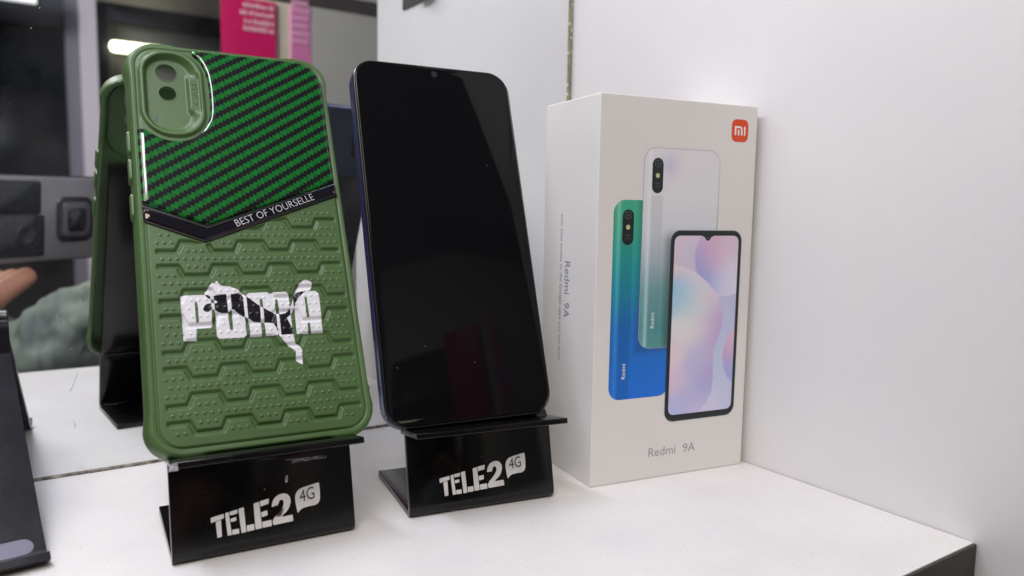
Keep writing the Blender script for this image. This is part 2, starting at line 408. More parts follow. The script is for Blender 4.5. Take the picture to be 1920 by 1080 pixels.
TELE = [  # outlines of the lettering, millimetres on the front panel (u right, v down), read off the second stand
 [(597,655),(675,632),(678,662),(600,690)], [(628,684),(660,672),(668,785),(640,792)],
 [(683,629),(706,622),(727,777),(702,781)], [(710,621),(760,608),(758,636),(714,646)], [(717,668),(751,658),(754,682),(720,691)], [(727,744),(770,736),(773,770),(730,776)],
 [(764,604),(797,595),(815,762),(786,769)], [(817,719),(862,711),(865,752),(819,760)],
 [(856,575),(890,563),(912,742),(871,749)], [(894,561),(950,545),(949,580),(898,597)], [(903,636),(941,623),(944,657),(907,670)], [(911,700),(968,690),(972,731),(915,741)],
 [(967,603),(973,565),(990,537),(1010,522),(1038,515),(1062,520),(1080,541),(1085,572),(1078,608),(1062,638),(1040,660),(1030,674),(1098,662),(1103,705),(982,727),(974,704),(985,676),(1008,648),(1030,618),(1042,590),(1040,566),(1030,556),(1018,560),(1010,578),(1008,597)]]
BUB = [(1112,560),(1113,532),(1122,507),(1140,490),(1165,479),(1259,450),(1265,500),(1268,562),(1260,590),(1240,605),(1195,612),(1160,622),(1142,636),(1131,656),(1122,620)]
def hom(src, dst):
    A_ = []
    for (x, y), (u_, v_) in zip(src, dst):
        A_.append([x, y, 1, 0, 0, 0, -u_*x, -u_*y, -u_]); A_.append([0, 0, 0, x, y, 1, -v_*x, -v_*y, -v_])
    return np.linalg.svd(np.array(A_))[2][-1].reshape(3, 3)
H2 = hom([(762, 838), (1029, 803), (1038, 928), (770, 975)], [(-32.94, 27.79), (32.59, 28.88), (32.36, -0.25), (-32.96, -1.56)])
def stand_uv(P):
    out = []
    for x, y in P:
        q = H2@np.array([680+x/4.155, 740+y/4.155, 1.0]); out.append((q[0]/q[2], q[1]/q[2]))
    return out
W_ST = 65.8
def make_stand(x, y, yaw, label, lean2, d2_, m, worn, lz=35.8):
    st = thing("display_stand", label, "display stand", matrix=base_frame(x, y, yaw), group="black acrylic stands with white lettering")
    top = 147.2
    path = [(53.5, 1.5), (0.6, 1.5), (8.3, 34.5), (d2_+1.5, 39.0), (d2_+1.5+(top-39)*math.tan(lean2), top)]
    strip("bent_panel", path, W_ST, 3.0, m, st, rad=3.2)
    # the ledge the device stands on, tilted up at the front
    lp = strip("ledge", [(d2_-0.3, lz-0.4), (-10.6, lz+4.0)], W_ST+0.8, 2.3, m, st)
    # lettering lies on the front panel
    th = math.atan2(8.3-0.6, 34.5-1.5)
    # local frame of the front panel's outer face
    o = Vector((0, 0.6-1.5*math.cos(th)-0.0, 1.5+1.5*math.sin(th)-0.0))
    ft = bpy.data.objects.new("lettering", None)
    mm = Matrix((Vector((1, 0, 0)), Vector((0, math.sin(th), math.cos(th))), Vector((0, -math.cos(th), math.sin(th))))).transposed().to_4x4()
    mm.translation = o*0.001
    def place(ob):
        ob.matrix_local = mm; return ob
    V = []; F = []
    for P in TELE:
        Q = stand_uv(P); v_, f_ = tri([fillet(Q, 0.25, 2)]); b = len(V); V += [(a[0], a[1], 0.06) for a in v_]; F += [tuple(b+i for i in g_) for g_ in f_]
    place(mesh_obj("logo_lettering", V, F, m_worn if worn else m_vinyl, st))
    bp = fillet(stand_uv(BUB), 0.5, 3)
    place(decal("speech_bubble", bp, 0.06, m_vinyl, st))
    q0, q1 = stand_uv([(1143, 583)])[0], stand_uv([(1234, 560)])[0]
    ex = Vector((q1[0]-q0[0], q1[1]-q0[1]+.2, 0)); L = ex.length; ex.normalize(); ey = Vector((-0.05, 1, 0)).normalized()
    place(text_mesh("generation_mark", "4G", m_black, st, (q0[0]+.1, q0[1]-.1, 0), ex, ey, L, 4.6, z=0.09))
    bpy.data.objects.remove(ft)
    return st, place
st1, place1 = make_stand(-0.23463, -0.12442, -0.07538, "black lettered stand under the green case, ledge corner chipped", 0.385, 12.6, m_acr2, True)
st2, place2 = make_stand(-0.14616, -0.13373, -0.1759, "black lettered stand holding the dark smartphone, lettering undamaged", 0.3305, 13.8, m_acr, False, 33.8)
# wear on the first stand: chipped ledge corner, scratches, a white paint fleck
ch = mesh_obj("chip", [(-33.5, -10.9, 38.2), (-33.5, -4, 35.9), (-31.4, -11.9, 41.3), (-31.2, -11.9, 38.6), (-33.4, -7, 39.6), (-33.2, -11.4, 40.8)], [(0, 3, 2), (0, 2, 5), (0, 5, 4), (0, 4, 1), (3, 0, 1)], m_chip, st1)
place1(decal("paint_fleck", fillet([(7.2, 21.4), (8.1, 21.7), (8.3, 23.9), (7.6, 24.2), (7.2, 22.9)], 0.2, 2), 0.07, m_chip, st1))
V = []; F = []
for i in range(26):
    x0 = rng.uniform(8, 21); y0 = rng.uniform(28.3, 30.0); L = rng.uniform(1, 6); a = rng.uniform(-.03, .08); b = len(V)
    V += [(x0, y0, .08), (x0+L, y0+a*L, .08), (x0+L, y0+a*L+.07, .08), (x0, y0+.12, .08)]; F.append((b, b+1, b+2, b+3))
place1(mesh_obj("scratches", V, F, m_chip, st1))
st2_end = mesh_obj("ledge_end_highlight_face", [], [], None, st2); bpy.data.objects.remove(st2_end)

# third stand, a reclined sheet with a rolled top and an oval slot at its foot
st3 = thing("display_stand", "empty black stand with oval pale pad, reclined at the left edge", "display stand",
            matrix=base_frame(-0.30373-0.0385*math.cos(0.1116), -0.09018-0.0385*math.sin(0.1116), 0.1116), group="black stands on the shelf")
def reclined():
    W = 77.0; th = 2.6; ang = math.atan2(0.65220, 0.758)
    # centre line: lip, trough, sheet, rolled top, back leg
    pts = [(-9.2, 4.6), (-7.6, 3.0), (-5.0, 1.9), (-2.2, 1.6), (0.4, 2.6)]
    L0 = np.array([1.6, 3.7]); dr = np.array([math.cos(ang), math.sin(ang)])
    for k in range(1, 22): pts.append(tuple(L0+dr*k*4.2))
    e = np.array(pts[-1]); c0 = e+np.array([-math.sin(ang), math.cos(ang)])*5.0      # bend upwards into a short tab
    for k in range(1, 6):
        a = ang-math.pi/2+k*math.radians(9.8); pts.append(tuple(c0+5.0*np.array([math.cos(a), math.sin(a)])))
    e = np.array(pts[-1])
    for k in range(1, 4): pts.append((e[0], e[1]+2.6*k))
    c0 = np.array([e[0]+3.0, e[1]+7.8])                                               # rolled top edge
    for k in range(1, 9):
        a = math.pi-k*math.radians(20); pts.append(tuple(c0+3.0*np.array([math.cos(a), math.sin(a)])))
    for k in range(1, 4): pts.append((pts[-1][0], pts[-1][1]-2.0))
    pts = np.array(pts); T = np.gradient(pts, axis=0); T /= np.linalg.norm(T, axis=1)[:, None]; Nn = np.stack([-T[:, 1], T[:, 0]], 1)
    nu = 66; us = np.linspace(-W/2, W/2, nu+1); s_arc = np.r_[0, np.cumsum(np.linalg.norm(np.diff(pts, axis=0), axis=1))]
    # arc-length resampling so the slot has a clean outline
    S = np.unique(np.r_[np.linspace(0, 30, 50), s_arc[s_arc > 30]]); px = np.interp(S, s_arc, pts[:, 0]); pz = np.interp(S, s_arc, pts[:, 1])
    nx = np.interp(S, s_arc, Nn[:, 0]); nz = np.interp(S, s_arc, Nn[:, 1])
    U, SS = np.meshgrid(us, S)
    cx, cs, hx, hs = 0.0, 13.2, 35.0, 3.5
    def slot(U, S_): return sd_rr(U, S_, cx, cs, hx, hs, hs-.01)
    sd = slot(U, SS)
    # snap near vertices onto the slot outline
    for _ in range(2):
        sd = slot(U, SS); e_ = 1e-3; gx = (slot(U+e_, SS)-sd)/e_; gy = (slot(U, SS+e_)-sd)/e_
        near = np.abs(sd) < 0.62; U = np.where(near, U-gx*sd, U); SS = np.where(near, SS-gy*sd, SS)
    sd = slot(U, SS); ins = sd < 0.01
    X = U; D = np.interp(SS, S, px); Z = np.interp(SS, S, pz); NX = np.interp(SS, S, nx); NZ = np.interp(SS, S, nz)
    nS, nU = U.shape
    # rounded outer corner at the lip
    V = []; 
    for sgn in (1, -1): V += list(zip(X.ravel(), (D+sgn*NX*th/2).ravel(), (Z+sgn*NZ*th/2).ravel()))
    off = nS*nU; F = []; patch = []; keep = np.zeros((nS-1, nU-1), bool)
    for i in range(nS-1):
        for j in range(nU-1):
            q = (i*nU+j, i*nU+j+1, (i+1)*nU+j+1, (i+1)*nU+j)
            if all(ins.ravel()[list(q)]): patch.append(q); continue
            keep[i, j] = True; F.append(q); F.append(tuple(off+a for a in q[::-1]))
    for i in range(nS-1):
        for j in range(nU-1):
            if not keep[i, j]: continue
            for (di, dj, a, b) in ((-1, 0, (i, j), (i, j+1)), (1, 0, (i+1, j+1), (i+1, j)), (0, -1, (i+1, j), (i, j)), (0, 1, (i, j+1), (i+1, j+1))):
                ii, jj = i+di, j+dj
                if ii < 0 or jj < 0 or ii >= nS-1 or jj >= nU-1 or not keep[ii, jj]:
                    p, q = a[0]*nU+a[1], b[0]*nU+b[1]; F.append((q, p, off+p, off+q))
    pv = list(zip(X.ravel(), (D+NX*0.9).ravel(), (Z+NZ*0.9).ravel())); pu = sorted({i for q in patch for i in q}); pi = {v: k for k, v in enumerate(pu)}
    mesh_obj("oval_patch", [pv[i] for i in pu], [tuple(pi[i] for i in q) for q in patch], mat("lavender_grey_patch", rgb(120, 116, 140), 0.4), st3)  # pale lavender-grey sheet filling the oval opening
    o = mesh_obj("bent_sheet", V, F, m_metal, st3)
    for p_ in o.data.polygons: p_.use_smooth = True
    es = o.modifiers.new("split", 'EDGE_SPLIT'); es.split_angle = 0.7
    return o
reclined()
# ------------------------------------------------------------------ green phone case
CW, CH = 79.6, 170.5
case = thing("phone_case", "green silicone phone case with striped plate and white cat sticker", "phone case",
             matrix=frame(-0.23276, -0.1234, -0.08366, 0.45128, 0.03907))
def cx_(u_): return u_-CW/2
def cy_(v_): return CH-v_
def chev_bottom(u_):
    return np.where(u_ < 23, 80.6+(u_-1.9)*(8.5/21.1), 89.1-(u_-23)*(21.5/54.9))
HOLES = [(13.65, 12.6, 3.95), (13.7, 22.4, 3.2)]
def height(u_, v_, dots=True):
    """relief of the back face in mm, u right from the left edge, v down from the top"""
    h = np.zeros_like(u_, float)
    db = -sd_rr(u_, v_, CW/2, CH/2, CW/2, CH/2, 11.0)
    low = sstep(0.2, 1.0, v_-chev_bottom(u_))
    panel = sstep(2.5, 3.3, db)*low
    groove = np.exp(-((db-2.35)/0.42)**2)
    h += -0.35*groove + 0.30*panel
    # wider soft step along the foot
    # trapezoid waves between the rows
    m_ = panel*sstep(5.0, 5.9, u_)*(1-sstep(75.0, 75.9, u_))*sstep(1.0, 1.9, v_-chev_bottom(u_))*sstep(4.2, 5.0, db)
    best = np.full(u_.shape, 99.0)
    for k_ in range(-1, 8):
        c0 = 91.3+9.96*k_; sg = 1 if k_ % 2 == 0 else -1
        sel = (np.abs(v_-c0) < 4.2) & (m_ > 0); uu, vv = u_[sel], v_[sel]; bb = np.full(uu.shape, 99.0)
        P_ = []
        for n_ in range(-1, 5):
            c_ = 8.45+21.0*n_; P_ += [(c_-5.9, c0-1.95*sg), (c_-4.1, c0+1.95*sg), (c_+4.1, c0+1.95*sg), (c_+5.9, c0-1.95*sg)]
        for (x1, y1), (x2, y2) in zip(P_[:-1], P_[1:]):
            L2 = (x2-x1)**2+(y2-y1)**2; t_ = np.clip(((uu-x1)*(x2-x1)+(vv-y1)*(y2-y1))/L2, 0, 1)
            bb = np.minimum(bb, np.hypot(uu-x1-t_*(x2-x1), vv-y1-t_*(y2-y1)))
        best[sel] = np.minimum(best[sel], bb)
    h -= 0.9*m_*(1-sstep(0.15, 1.35, best))
    if dots:
        for k_ in range(-1, 9):
            vm = 86.45+9.96*k_
            rows = [(vm, 7.3, 2.625, 26, None)]
            hexc = 8.45 if k_ % 2 == 0 else 18.95
            lst = [(7.3+2.625*n_, vm) for n_ in range(26)]
            for c_ in np.arange(hexc, 76, 21.0):
                lst += [(c_+q_, vm+s_) for q_ in (-2.62, 0, 2.62) for s_ in (-3.25, 3.25)]
            for a, b in lst:
                if a > 74.6 or a < 5 or b > 165 or b-float(chev_bottom(np.array(a))) < 2.4: continue
                if -float(sd_rr(np.array(a), np.array(b), CW/2, CH/2, CW/2, CH/2, 11.0)) < 5.2: continue
                sel = (np.abs(u_-a) < 0.7) & (np.abs(v_-b) < 0.7)
                r2 = (u_[sel]-a)**2+(v_[sel]-b)**2
                h[sel] += 0.36*np.clip(1-r2/0.30, 0, 1)**0.7
    # camera surround
    so = sd_rr(u_, v_, 15.4, 23.2, 12.6, 20.7, 12.0); si = sd_rr(u_, v_, 13.9, 22.8, 7.6, 16.0, 7.0)
    rim = sstep(0.0, 1.3, -so); b_ = np.maximum(-so-1.9, 0); a_ = np.maximum(si, 0); fr = a_/np.maximum(a_+b_, 1e-4)
    inner = -1.5+2.6*sstep(0.05, 1.0, fr)
    led = sstep(20.6, 22.4, u_)*sstep(12.0, 15.6, v_)*(1-sstep(29.4, 33.0, v_))*(1-sstep(25.3, 27.3, u_))
    inner = inner*(1-led)+(-0.15)*led
    h = np.where(so < 0, np.where(-so < 1.9, 1.1*rim, np.minimum(inner, 1.1)), h)
    return h
def snap(U, V_):
    for hx, hy, hr in HOLES:
        dx, dy = U-hx, V_-hy; r = np.hypot(dx, dy)+1e-9; near = np.abs(r-hr) < 0.24
        U = np.where(near, hx+dx/r*hr, U); V_ = np.where(near, hy+dy/r*hr, V_)
    return U, V_
def face_grid(step, inset, r, snaptol=0.24):
    rows = int((CH-2*inset)/step); cols = int((CW-2*inset)/step)
    vv = np.linspace(inset, CH-inset, rows+1); s_ = np.linspace(-1, 1, cols+1)
    rr__ = r-inset; dd = np.clip(np.maximum(inset+rr__-vv, vv-(CH-inset-rr__)), 0, rr__)
    hw = (CW/2-inset)-(rr__-np.sqrt(np.maximum(rr__**2-dd**2, 0)))
    U = CW/2+s_[None, :]*hw[:, None]; V_ = np.repeat(vv[:, None], cols+1, 1)
    return U, V_
def grid_faces(mask, nr, nc, flip=False):
    idx = np.arange(nr*nc).reshape(nr, nc); q = np.stack([idx[:-1, :-1], idx[1:, :-1], idx[1:, 1:], idx[:-1, 1:]], -1).reshape(-1, 4)
    k = ~np.all(mask.ravel()[q], axis=1); q = q[k]; return q[:, ::-1] if flip else q
U, V_ = face_grid(0.26, 1.1, 11.0); U, V_ = snap(U, V_)
ho = np.zeros(U.shape, bool)
for hx, hy, hr in HOLES: ho |= np.hypot(U-hx, V_-hy) < hr+0.01
Hh = height(U, V_)
verts = np.c_[cx_(U).ravel(), cy_(V_).ravel(), Hh.ravel()]
shell = mesh_obj("shell_back", verts, grid_faces(ho, *U.shape), m_case, case, smooth=True)
U2, V2 = face_grid(0.45, 1.8, 11.0)
for hx, hy, hr in HOLES:
    dx, dy = U2-hx, V2-hy; r = np.hypot(dx, dy)+1e-9; near = np.abs(r-hr) < 0.4
    U2 = np.where(near, hx+dx/r*hr, U2); V2 = np.where(near, hy+dy/r*hr, V2)
ho2 = np.zeros(U2.shape, bool)
for hx, hy, hr in HOLES: ho2 |= np.hypot(U2-hx, V2-hy) < hr+0.01
cam_in = sd_rr(U2, V2, 15.4, 23.2, 12.6, 20.7, 12.0) < 0
Hb = np.where(cam_in, -2.9, -1.7)
mesh_obj("shell_lining", np.c_[cx_(U2).ravel(), cy_(V2).ravel(), Hb.ravel()], grid_faces(ho2, *U2.shape, flip=True), m_case, case)
for hx, hy, hr in HOLES:
    a = np.linspace(0, 2*math.pi, 40, endpoint=False)
    loft("hole_wall", [[(cx_(hx)+(hr+dr)*math.cos(t_), cy_(hy)+(hr+dr)*math.sin(t_), z) for t_ in a] for dr, z in ((0.5, -1.48), (0.25, -1.30), (0.0, -1.42), (0.0, -2.95))], m_case, case, cap0=False, cap1=False)
# outer wall: soft edge, side, open back, with thicker corner bumpers
def case_loop(inset, z, bump=0.0):
    P = np.array(rrect(-CW/2, CW/2, 0, CH, 11.0, n=12, inset=inset))
    # add points along the straight sides
    Q = []
    for i in range(len(P)):
        a, b = P[i], P[(i+1) % len(P)]; L = np.linalg.norm(b-a); k = 24 if L > 20 else 1
        for j in range(k): Q.append(a+(b-a)*j/k)
    Q = np.array(Q); d = np.minimum(np.hypot(np.abs(Q[:, 0])-CW/2, np.minimum(Q[:, 1], CH-Q[:, 1])), 99)
    g_ = 1-sstep(15.5, 17.5, d); c = np.array([0, CH/2]); nrm = Q-np.clip(Q, [-CW/2+11, 11], [CW/2-11, CH-11]); nrm /= np.maximum(np.linalg.norm(nrm, axis=1), 1e-6)[:, None]
    Q = Q+nrm*(g_*bump)[:, None]
    fl_ = float(np.interp(z, [-9.5, -4.0, -0.7, 0], [1.5, 1.2, 0.15, 0]))
    return [(x-fl_*float(sstep(-CW/2+14, -CW/2+1, x)), y, z) for x, y in Q]
prof = [(1.6, -0.5, 0), (1.1, 0.0, 0), (0.75, -0.02, .1), (0.35, -0.22, .4), (0.08, -0.7, .7), (0, -1.5, .8), (0.0, -4.2, .8), (0.12, -5.0, .7), (0.0, -5.8, .8), (0, -8.6, .8), (0.3, -9.7, .5), (0.9, -10.1, .1), (1.5, -9.9, 0), (1.9, -9.0, 0), (1.7, -1.7, 0)]
loft("side_bumper", [case_loop(i_, z_, b_) for i_, z_, b_ in prof], m_case, case, cap0=False, cap1=False)
# side buttons
for v0, v1 in ((30.0, 34.5), (40.0, 50.3), (52.2, 62.3), (67.6, 77.8)):
    if v0 == 30.0: continue
    P = rrect(-8.0, -2.6, cy_(v1), cy_(v0), 1.6, 5)
    loops = [[(-CW/2-1.2-e_, y, x) for x, y in rrect(-8.0+i_, -2.6-i_, cy_(v1)+i_, cy_(v0)-i_, 1.6, 5)] for e_, i_ in ((-0.2, 0), (0.7, 0.0), (1.0, 0.35))]
    loft("side_button", loops, m_case, case, cap0=False)
# twill plate
pl = [(24.3, 1.9), (68.0, 2.1), (74.5, 4.3), (77.9, 11.0), (77.3, 36.0), (77.1, 61.8), (24.2, 82.3), (1.6, 73.6), (1.5, 57.0), (1.5, 40.6), (4.5, 40.9), (8.0, 43.6), (12.0, 45.3), (16.5, 45.6), (21.5, 44.2), (25.8, 40.4), (28.4, 35.4), (29.3, 30.0), (29.5, 20.0), (28.9, 13.0), (27.0, 7.2), (23.6, 3.6)]
P = fillet([(cx_(a), cy_(b)) for a, b in pl], [0.8, 3.5, 4.5, 4.5, .5, 1.0, .6, 1.2, .5, 1.0, 1.5, 2, 2, 2, 2, 2, 2, 2, 2, 2, 2, 0.8], 5)
dome("twill_plate", P, [(0, -0.3), (0.0, 0.35), (0.14, 0.68), (0.45, 0.95), (0.95, 1.15), (1.6, 1.26), (2.3, 1.3)], m_plate, case)
# chevron band
cv = [(1.5, 75.2), (24.3, 83.9), (77.2, 63.4), (77.7, 68.2), (23.2, 89.6), (1.8, 80.9)]
P = fillet([(cx_(a), cy_(b)) for a, b in cv], [1.0, .8, 1.0, 1.0, 2.0, 1.0], 4)
dome("chevron_band", P, [(0, -0.4), (0, 0.6), (0.15, 0.95), (0.45, 1.2), (0.9, 1.38), (1.5, 1.48), (2.2, 1.52)], m_chev, case)
dome("band_trim", fillet([(cx_(a), cy_(b)) for a, b in [(1.5, 74.4), (24.2, 83.1), (77.2, 62.5), (77.2, 63.5), (24.3, 84.0), (1.5, 75.3)]], .15, 2), [(0, -.2), (0, 1.3), (.12, 1.5), (.3, 1.55)], m_chrome, case)
an = math.atan2(12.8, 32.6); ex = (math.cos(an), math.sin(an), 0); ey = (-math.sin(an), math.cos(an), 0)
text_mesh("motto_lettering", "BEST OF YOURSELLE", m_silver, case, (cx_(35.2), cy_(83.3), 0), ex, ey, 34.6, 3.0, z=1.56, thin=-0.13)
text_mesh("raised_word", "CASE", m_case, case, (cx_(25.3), cy_(27.4), -0.25), (0, 1, 0), (-1, 0, 0), 11.4, 2.7, z=0.0, depth=0.28)
# smudge of ink in the camera recess
decal("ink_mark", fillet([(cx_(a), cy_(b)) for a, b in [(8.0, 35.6), (9.3, 33.6), (9.7, 34.0), (8.9, 35.1), (9.0, 35.6), (8.2, 36.2)]], .15, 2), -1.44, mat("blue_ink", rgb(36, 66, 84), .5), case)

# sticker: letters and leaping cat; where they overlap the print is black
S_P = [(12.54,111.3),(13.9,110.9),(22.4,111.3),(23.15,112.1),(23.0,123.5),(22.2,124.4),(17.3,124.4),(17.25,129.0),(12.57,128.9)]
S_Pc = [(17.4,113.7),(18.0,113.8),(18.4,115.0),(18.4,121.6),(17.9,122.2),(17.35,122.0)]
S_U = [(24.3,111.3),(28.85,111.2),(29.05,125.3),(29.55,126.0),(30.15,125.5),(30.4,111.2),(34.4,111.2),(34.9,112.4),(34.8,128.1),(33.8,128.9),(25.0,128.8),(24.2,127.8)]
S_M = [(36.1,111.9),(37.0,111.1),(44.2,111.0),(45.2,111.5),(46.1,111.1),(51.2,111.1),(52.2,112.2),(52.1,128.8),(47.7,128.8),(47.75,114.3),(47.25,113.7),(46.75,114.3),(46.5,128.8),(41.9,128.8),(42.0,114.1),(41.5,113.4),(40.9,114.0),(40.5,128.9),(36.0,128.8)]
S_A = [(53.9,113.3),(55.2,111.6),(56.5,111.2),(63.0,111.2),(64.2,112.4),(64.1,128.9),(59.35,128.9),(59.3,124.8),(58.8,124.4),(58.25,124.8),(58.15,128.9),(53.6,128.9)]
S_Ac = [(58.3,113.7),(59.2,113.6),(59.4,122.1),(58.4,122.2)]
S_CAT = [(23.94,106.34),(24.86,106.81),(26.01,105.6),(26.56,107.02),(27.21,107.76),(30.41,108.14),(33.21,109.45),(35.03,111.55),(37.24,113.46),(40.66,116.45),(44.15,118.85),(46.3,119.97),(48.23,120.27),(50.1,119.95),(51.57,118.78),(53.0,116.36),(54.12,112.65),(55.07,110.79),(56.9,107.88),(58.65,106.52),(60.26,106.39),(61.93,107.51),(61.98,108.8),(60.94,110.77),(58.46,111.54),(56.27,113.36),(54.62,115.81),(53.52,118.67),(52.13,120.67),(50.45,122.02),(51.2,123.89),(51.92,125.97),(52.18,128.83),(52.72,132.49),(54.13,133.52),(54.86,135.46),(54.76,141.23),(53.74,141.14),(52.23,139.44),(52.35,135.67),(50.13,133.51),(48.8,131.82),(46.86,128.89),(46.08,125.63),(45.13,123.96),(43.7,123.32),(40.01,123.08),(37.84,122.68),(36.13,121.47),(34.58,120.59),(32.72,119.1),(31.05,117.55),(30.05,117.58),(28.81,118.71),(26.69,118.61),(24.97,118.06),(23.99,117.1),(23.01,117.18),(22.0,118.07),(20.63,117.85),(20.11,116.92),(20.51,115.77),(21.55,114.83),(23.14,114.58),(24.53,114.75),(25.56,114.2),(25.32,113.6),(22.92,112.83),(22.23,112.72),(21.27,111.57),(20.98,110.65),(22.35,108.7)]
allp = [[(cx_(a), cy_(b)) for a, b in L_] for L_ in (S_P, S_Pc, S_U, S_M, S_A, S_Ac, S_CAT)]
pP, pPc, pU, pM, pA, pAc, pC = allp
SV, SF = tri([fillet(q_, 0.25, 2) for q_ in allp], 0.30, lambda x, y: np.ones(len(x), bool))
cc = SV[SF].mean(1); X_, Y_ = cc[:, 0], cc[:, 1]
letters = (inside(pP, X_, Y_) & ~inside(pPc, X_, Y_)) | inside(pU, X_, Y_) | inside(pM, X_, Y_) | (inside(pA, X_, Y_) & ~inside(pAc, X_, Y_))
catm = inside(pC, X_, Y_)
eu, ev = SV[:, 0]+CW/2, CH-SV[:, 1]
SZ = height(eu, ev)+0.13
def part_from(F_, name, m):
    used, inv = np.unique(F_, return_inverse=True)
    return mesh_obj(name, np.c_[SV, SZ][used], inv.reshape(F_.shape), m, case, smooth=True)
part_from(SF[letters ^ catm], "sticker_white_area", m_stw)
part_from(SF[letters & catm], "sticker_black_area", m_stb)

# ------------------------------------------------------------------ smartphone on the second stand
PW, PH_ = 77.1, 164.9
ph = thing("smartphone", "dark navy smartphone, screen off, standing between green case and white box", "smartphone",
           matrix=frame(-0.14888, -0.12905, -0.12582, 0.3305, 0.03680))
def ploop(inset, z, r=10.5, W=PW, H=PH_): return [(x, y, z) for x, y in rrect(-W/2, W/2, 0, H, r, n=12, inset=inset)]
loft("body_frame", [ploop(i_, z_) for i_, z_ in ((2.2, -9.0), (1.1, -8.85), (0.4, -8.2), (0.08, -7.0), (0, -5.5), (0, -3.6), (0.1, -2.2), (0.25, -1.5))], m_frame, ph, cap0=False, cap1=False)
loft("screen_lip", [ploop(i_, z_) for i_, z_ in ((0.22, -1.6), (0.12, -1.2), (0.25, -0.35), (0.6, -0.02), (0.95, 0.0), (1.15, -0.25))], m_bezel, ph, cap0=False, cap1=False)
loft("screen_glass", [ploop(i_, z_) for i_, z_ in ((1.1, -0.4), (1.1, -0.05), (1.35, 0.1), (1.8, 0.16))], m_glass, ph, cap0=False)
loft("back_cover", [ploop(i_, z_) for i_, z_ in ((2.25, -9.02), (1.0, -8.9))][::-1], m_back, ph, cap0=False, cap1=True)
fc = loft("front_camera", [[(0.3+r_*math.cos(a), PH_-4.3+r_*math.sin(a), 0.19) for a in np.linspace(0, 2*math.pi, 24, endpoint=False)] for r_ in (1.5, 0.01)], m_lens, ph, cap0=False)
isl = loft("camera_island", [[(x, y, z_) for x, y in rrect(22.5+i_, 32.5-i_, PH_-33+i_, PH_-8-i_, 5, 8)] for i_, z_ in ((0, -8.9), (0, -9.8), (.5, -10.2))][::1], m_bezel, ph, cap0=False)
ear = loft("earpiece_slot", [[(x, y, 0.02) for x, y in rrect(-7, 7, PH_-1.35, PH_-0.85, .25, 3)], [(x, y, 0.03) for x, y in rrect(-6.9, 6.9, PH_-1.3, PH_-0.9, .2, 3)]], m_dark, ph, cap0=False)

# ------------------------------------------------------------------ the box
BW, BH, BD = 88.9, 178.5, 51.4
by_ = -0.15838
bm = Matrix((Vector((math.cos(by_), math.sin(by_), 0)), Vector((0, 0, 1)), Vector((math.sin(by_), -math.cos(by_), 0)))).transposed().to_4x4(); bm.translation = (-0.09254, -0.13884, 0)
bx = thing("product_box", "white smartphone box standing upright, printed with three phones and an orange logo", "box", matrix=bm)
o = box("carton", 0, BW, 0.05, BH, -BD, 0, m_paper, bx, scale=0.001); add_bevel(o, 0.0005, 2)
def X(u_): return u_
def Yb(v_): return BH-v_
def shep(pts, X_, Y_, pw=2.2):
    Wt = 0; Cs = 0
    for (a, b), c in pts:
        d = np.exp(-((X_-a)**2+(Y_-b)**2)/(2*4.6**2))+1e-7; Wt = Wt+d; Cs = Cs+d[:, None]*lin(c)[None]
    return Cs/Wt[:, None]
def alb(C): return np.c_[np.clip(C*1.18, 0, .86), np.ones(len(C))]
def brr(u0_, u1_, v0_, v1_, r, n=8): return rrect(u0_, u1_, Yb(v1_), Yb(v0_), r, n)
def green_cols(x, y):
    v_ = BH-y; C = np.stack([np.interp(v_, [46, 60, 75, 90, 105, 138], q_) for q_ in ((60, 50, 26, 14, 18, 16), (160, 158, 148, 130, 104, 104), (128, 130, 150, 162, 186, 205))], 1)
    e_ = np.exp(-((x-11.2)/1.0)**2)*0.45+np.exp(-((x-8.4)/.5)**2)*-.12+0.10*np.exp(-((x-19.6)/.25)**2)+np.where((x > 12.8) & (x < 19.6) & (v_ > 62), -.10, 0)
    C = C+(np.array([205, 225, 215])-C)*np.maximum(e_, 0)[:, None]*np.interp(v_, [46, 110, 138], [1, .45, .25])[:, None]; C = C*(1+np.minimum(e_, 0))[:, None]
    sh = np.exp(-np.maximum(0, np.maximum(23.5-x, v_-115.5)/3.0)**2*2.2)*np.where(v_ < 130, .16, 0)*np.where(x > 20, 1, .6); C = C*(1-sh[:, None])
    return alb(lin(C))
decal("green_phone_print", brr(8.4, 42, 46.4, 138.5, 6.0), 0.05, m_print, bx, grid=0.8, colfn=green_cols)
def white_cols(x, y):
    v_ = BH-y; C = np.stack([np.interp(v_, [22, 45, 62, 74, 88, 105, 115], q_) for q_ in ((208, 206, 194, 164, 108, 78, 84), (207, 206, 199, 180, 154, 142, 152), (211, 211, 208, 190, 158, 146, 150))], 1)
    g_ = np.exp(-(((x-38)/5)**2+((v_-30)/5)**2)); C = C+(np.array([176, 170, 204])-C)*(0.5*g_)[:, None]
    e_ = 0.55*np.exp(-((x-27.2)/.9)**2); C = C+(np.array([222, 224, 226])-C)*e_[:, None]
    ln = np.exp(-((x-34.9)/.22)**2)*np.where(v_ > 43, .35, 0); C = C+(np.array([214, 222, 224])-C)*ln[:, None]
    bd = np.where((x > 28.6) & (x < 34.8) & (v_ > 44), .06, 0); C = C*(1-bd[:, None])
    sh = 0.55*np.exp(-np.maximum(0, 40.2-x)**2/14.0)*sstep(58, 66, v_)*np.where(x > 20, 1, 0); C = C*(1-sh[:, None]*.6)
    return alb(lin(C))
decal("white_phone_outline", brr(23.75, 67.1, 22.35, 115.3, 6.2), 0.09, m_line, bx)
decal("white_phone_print", brr(23.98, 66.85, 22.6, 115.05, 6.0), 0.13, m_print, bx, grid=0.8, colfn=white_cols)
decal("dark_phone_print", brr(40.1, 82.3, 60.0, 151.8, 5.2), 0.17, m_pdark, bx)
